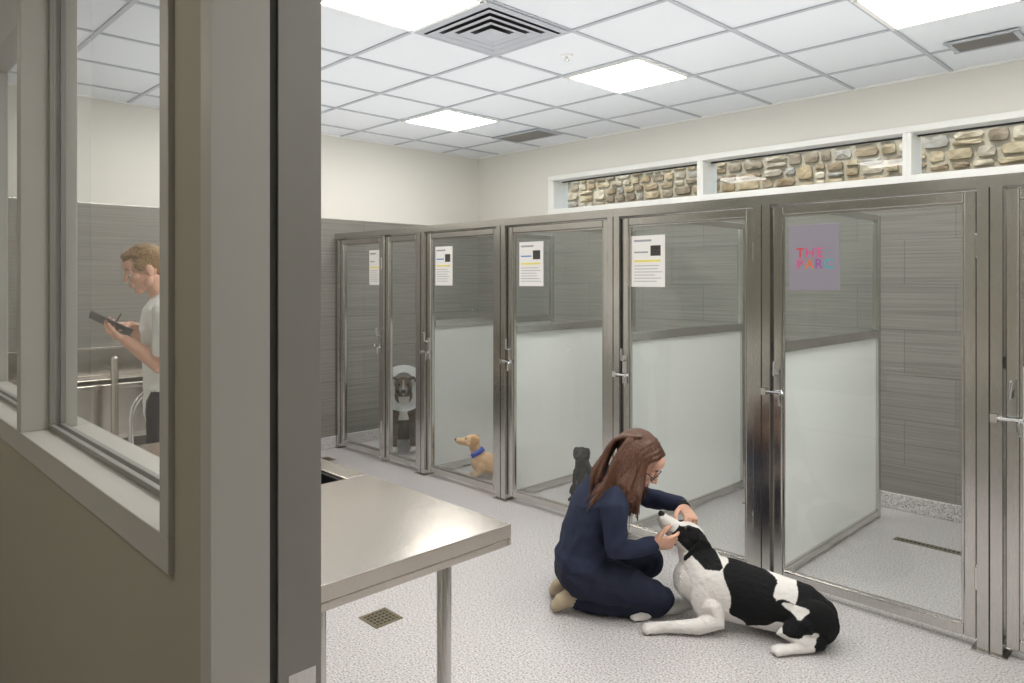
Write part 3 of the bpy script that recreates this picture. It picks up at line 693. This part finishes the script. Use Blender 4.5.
# ---- seated dogs
def sitting_dog(name,loc,face,s,colf,ear='drop',headdir=(1,0,-0.05)):
    rz=math.atan2(face[1],face[0]); e=empty(name,(loc[0],loc[1],0),rz); P=[]
    S=lambda p:(p[0]*s,p[1]*s,p[2]*s)
    def LO(pts,r,side=None): P.append((loft([S(p) for p in pts],[(q[0]*s,q[1]*s) if isinstance(q,tuple) else q*s for q in r],side=side),0))
    LO([(-0.19,0,0.10),(-0.13,0,0.17),(-0.04,0,0.25),(0.04,0,0.31),(0.075,0,0.37)],[(0.085,0.08),(0.105,0.10),(0.10,0.105),(0.095,0.11),(0.07,0.075)],side=(0,1,0))
    LO([(0.05,0,0.34),(0.085,0,0.42),(0.11,0,0.48)],[0.085,0.07,0.06])
    for t in (-1,1):
        LO([(0.04,t*0.055,0.30),(0.055,t*0.07,0.22),(0.075,t*0.07,0.12),(0.075,t*0.07,0.04),(0.085,t*0.07,0.025)],[0.05,0.038,0.027,0.023,0.024]); paw(P,S((0.095,t*0.07,0.022)),(1,0,0),s)
        P.append((ell(S((-0.10,t*0.095,0.12)),(0.10*s,0.045*s,0.095*s)),0))
        LO([(-0.04,t*0.11,0.11),(0.01,t*0.12,0.08),(-0.06,t*0.12,0.04),(0.0,t*0.125,0.022)],[0.045,0.035,0.026,0.022]); paw(P,S((0.03,t*0.127,0.021)),(1,0,0),s)
    LO([(-0.24,0,0.06),(-0.32,0.03,0.03),(-0.40,0.08,0.02)],[0.026,0.02,0.012])
    H=basis(S((0.125,0,0.515)),headdir,(0,0,1),s); Hi=H.inverted()
    P+=dog_head(H,ear)
    blob('body',P,['fur'],0.006*max(1,s),e,3,colf=lambda co,l: colf(co/s,l,Hi@co),dispf=lambda co,l:0.002*noise.noise(co*50)); dog_eyes(H,e)
    return e,H
def brindle(c,l,h):
    if l==1: return (0.02,0.02,0.02)
    if c.z<0.43 and c.x>0.05 and abs(c.y)<0.036+0.02*noise.noise(c*15) and c.z>0.25: return (0.72,0.69,0.65)
    if c.z<0.05: return (0.6,0.57,0.53)
    if c.z>0.44 and abs(h.y)<0.007 and h.x>0.04: return (0.4,0.37,0.34)
    if c.z>0.44 and h.x>0.10: return (0.20,0.18,0.17)
    n=0.5+0.5*noise.noise(V((c.x*8,c.y*8,c.z*40)))
    return (0.07+0.11*n,0.053+0.075*n,0.042+0.05*n)
e,H=sitting_dog('dog_with_cone',(-5.42,3.90),(0.81,-0.59),1.2,brindle,'small',(1,0,-0.12))
b=MB(); n=32; vs=[];fs=[]
for k,(x,r) in enumerate(((-0.085,0.085),(-0.03,0.118),(0.04,0.162),(0.09,0.192),(0.093,0.197))):
    for j in range(n): a=2*math.pi*j/n; vs.append(H@V((x,r*math.cos(a)/1.12,r*math.sin(a)/1.12)))
for k in range(4):
    for j in range(n): fs.append((k*n+j,k*n+(j+1)%n,(k+1)*n+(j+1)%n,(k+1)*n+j))
b.add((vs,fs),'cone'); b.obj('recovery_cone',e,smooth=True)
def tan(c,l,h):
    if l==1: return (0.03,0.02,0.02)
    n=noise.noise(c*12)
    if l==2: return (0.46,0.25,0.12)
    return (0.64+0.06*n,0.42+0.05*n,0.25+0.04*n) if c.z>0.06 else (0.7,0.55,0.4)
# small dog lying down with its head up (x = facing)
rz=math.atan2(-0.62,-0.78); e=empty('small_tan_dog',(-4.18,3.83,0),rz); P=[]
P.append((loft([(0.09,0,0.11),(0.03,0,0.115),(-0.08,0,0.10),(-0.18,0,0.09),(-0.25,0,0.08)],[(0.055,0.06),(0.075,0.085),(0.075,0.08),(0.07,0.075),(0.05,0.055)],side=(0,1,0)),0))
P.append((loft([(0.05,0,0.14),(0.10,0,0.20),(0.125,0,0.255)],[0.065,0.05,0.042]),0))
for t in (-1,1):
    P.append((loft([(0.05,t*0.05,0.10),(0.07,t*0.06,0.06),(0.11,t*0.06,0.022)],[0.04,0.03,0.02]),0)); paw(P,(0.14,t*0.06,0.018),(1,0,0),0.75)
    P.append((ell((-0.17,t*0.06,0.07),(0.075,0.035,0.065)),0)); P.append((loft([(-0.13,t*0.08,0.04),(-0.09,t*0.09,0.022)],[0.026,0.018]),0)); paw(P,(-0.06,t*0.09,0.017),(1,0,0),0.7)
P.append((loft([(-0.27,0,0.07),(-0.33,0.03,0.03),(-0.38,0.08,0.015)],[0.02,0.015,0.009]),0))
H=basis((0.135,0,0.29),(1,0.1,0.10),(0,0,1),0.84); Hi=H.inverted(); P+=dog_head(H,'drop')
blob('body',P,['fur'],0.0055,e,3,colf=lambda co,l: tan(co,l,Hi@co),dispf=lambda co,l:0.002*noise.noise(co*50)); dog_eyes(H,e)
b=MB(); b.add(loft([V((0.085,0,0.185)),V((0.105,0,0.215))],[0.060,0.056],caps=False),'collarb'); b.obj('collar',e,smooth=True)
def grey(c,l,h):
    n=0.5+0.5*noise.noise(c*25); return (0.015+0.05*n,0.015+0.045*n,0.015+0.04*n) if l!=1 else (0.02,0.02,0.02)
sitting_dog('dark_grey_dog',(-3.27,3.90),(0.45,-0.9),0.70,grey,'drop')
def pale(c,l,h): return (0.75,0.70,0.62) if l!=1 else (0.03,0.03,0.03)
sitting_dog('pale_dog',(-2.0,4.12),(0.7,-0.7),0.85,pale,'drop')

# ---- man
MN=empty('standing_man',(-4.01,1.27,0),math.radians(72.4)); P=[]
MT=lambda part,l: P.append((part,l))
cx=0.075
MT(loft([(cx+0.01,0,0.88),(cx+0.01,0,1.0),(cx,0,1.15),(cx-0.005,0,1.30),(cx,0,1.40),(cx,0,1.455),(cx-0.01,0,1.485)],[(0.165,0.115),(0.160,0.112),(0.155,0.108),(0.18,0.118),(0.185,0.105),(0.12,0.075),(0.06,0.055)],side=(0,1,0),n=24),0)
MT(loft([(cx-0.005,0,1.45),(cx-0.03,0,1.50),(cx-0.055,0,1.55)],[0.056,0.054,0.056]),2)
for s in (-1,1):
    MT(loft([(cx+0.01,s*0.085,0.93),(cx,s*0.095,0.75),(cx-0.01,s*0.10,0.50),(cx,s*0.10,0.30),(cx+0.01,s*0.10,0.08)],[0.10,0.09,0.065,0.06,0.052]),1)
    MT(loft([(cx+0.03,s*0.10,0.045),(cx-0.04,s*0.105,0.045),(cx-0.13,s*0.11,0.035),(cx-0.17,s*0.11,0.028)],[(0.04,0.044),(0.042,0.044),(0.044,0.034),(0.035,0.024)],side=(0,1,0)),3)
    MT(loft([(cx,s*0.165,1.415),(cx-0.0,s*0.20,1.38),(cx+0.0,s*0.215,1.30),(cx-0.002,s*0.22,1.22)],[0.060,0.064,0.062,0.062]),0)
MT(loft([(cx,-0.22,1.25),(cx,-0.22,1.14),(cx-0.02,-0.215,1.125),(cx-0.10,-0.17,1.19),(cx-0.185,-0.11,1.255)],[0.046,0.044,0.044,0.038,0.027]),2)
MT(loft([(cx,0.22,1.25),(cx,0.215,1.15),(cx-0.02,0.205,1.14),(cx-0.10,0.14,1.23),(cx-0.165,0.08,1.315)],[0.046,0.044,0.044,0.038,0.027]),2)
blob('body',P,['tshirt','jean','skin','shoed'],0.008,MN,5,dispf=lambda co,l: fold(0.007,8)(co,l) if l in (0,1) else 0)
MH=basis((-0.02,-0.0,1.612),(-0.90,-0.16,-0.36),(0,0,1),1.0)
blob('head',human_head(MH),['skin','lip','hairm'],0.003,MN,4); eyes(MH,MN,'eyes')
P=[(xf(ell((-0.026,0,0.042),(0.094,0.084,0.086)),MH),0)]
P.append((xf(ell((0.040,0,0.096),(0.046,0.056,0.022)),MH),0)); P.append((xf(ell((-0.062,0,-0.010),(0.052,0.066,0.070)),MH),0))
for s in (-1,1): P.append((xf(ell((0.016,s*0.068,0.030),(0.040,0.014,0.034)),MH),0))
rnd=random.Random(5)
for k in range(260):
    th=rnd.uniform(0,2*math.pi); ph=rnd.uniform(0,1.25); d=V((math.sin(ph)*math.cos(th),math.sin(ph)*math.sin(th),math.cos(ph)))
    p=V((-0.022+0.090*d.x,0.080*d.y,0.042+0.084*d.z)); q=p+d*0.007+V((0.016,0.004*math.sin(k),-0.004))
    P.append((xf(loft([p,q],[0.0055,0.003],n=6),MH),0))
blob('hair',P,['hairm'],0.003,MN,1)
blob('hand_left',hand((cx-0.185,-0.11,1.255),(-0.75,0.35,0.42),(0.1,0.2,1),(-0.3,0.3,0.9),(30,35,25)),['skin'],0.003,MN,3)
blob('hand_right',hand((cx-0.165,0.08,1.315),(-0.75,-0.40,0.1),(-0.1,-0.2,-1),(0.2,-0.8,0),(45,45,30)),['skin'],0.003,MN,3)
CB=basis((-0.175,-0.03,1.333),(-0.82,0.0,0.46),(0.46,0.22,0.82)); b=MB()
def cbox(x0,x1,y0,y1,z0,z1,m):
    t=MB(); t.box(x0,x1,y0,y1,z0,z1,m); b.add(([CB@V(v) for v in t.v],t.f),m)
cbox(-0.105,0.105,-0.10,0.10,-0.003,0.003,'board'); cbox(-0.09,0.085,-0.09,0.09,0.003,0.005,'paper'); cbox(0.08,0.105,-0.05,0.05,0.003,0.014,'chrome'); b.obj('clipboard',MN)
b=MB(); b.tube([(-0.13,-0.005,1.38),(-0.15,-0.01,1.345),(-0.155,-0.02,1.325)],0.004,'black',8); b.obj('pen',MN,smooth=True)

# ---------------------------------------------------------------- light / world / camera
w=bpy.data.worlds.new('daylight'); scene.world=w; w.use_nodes=True; bg=w.node_tree.nodes['Background']
bg.inputs[0].default_value=(0.74,0.87,1.0,1); bg.inputs[1].default_value=1.8
s=bpy.data.lights.new('sun','SUN'); s.energy=4.2; s.angle=0.03; s.color=(1,0.96,0.9); so=bpy.data.objects.new('sun_light',s); link(so)
so.rotation_euler=V((0.25,0.50,-1)).to_track_quat('-Z','Y').to_euler()
a=bpy.data.lights.new('added_ceiling_fill','AREA'); a.shape='RECTANGLE'; a.size=6.4; a.size_y=3.6; a.energy=50; a.color=(0.97,0.985,1.0)  # added fill light, not a fixture: shines up to brighten the ceiling
ao=bpy.data.objects.new('added_ceiling_fill',a); link(ao); ao.location=(-2.4,2.9,2.02); ao.rotation_euler=(math.pi,0,0)
cam=bpy.data.cameras.new('camera'); co=bpy.data.objects.new('camera',cam); link(co); co.location=(0,0,1.55); co.rotation_euler=(math.pi/2,0,ROT)
cam.sensor_width=36; cam.clip_start=0.02; scene.camera=co
cam.lens=36*720/1024; cam.shift_x=0; cam.shift_y=-60.5/1024
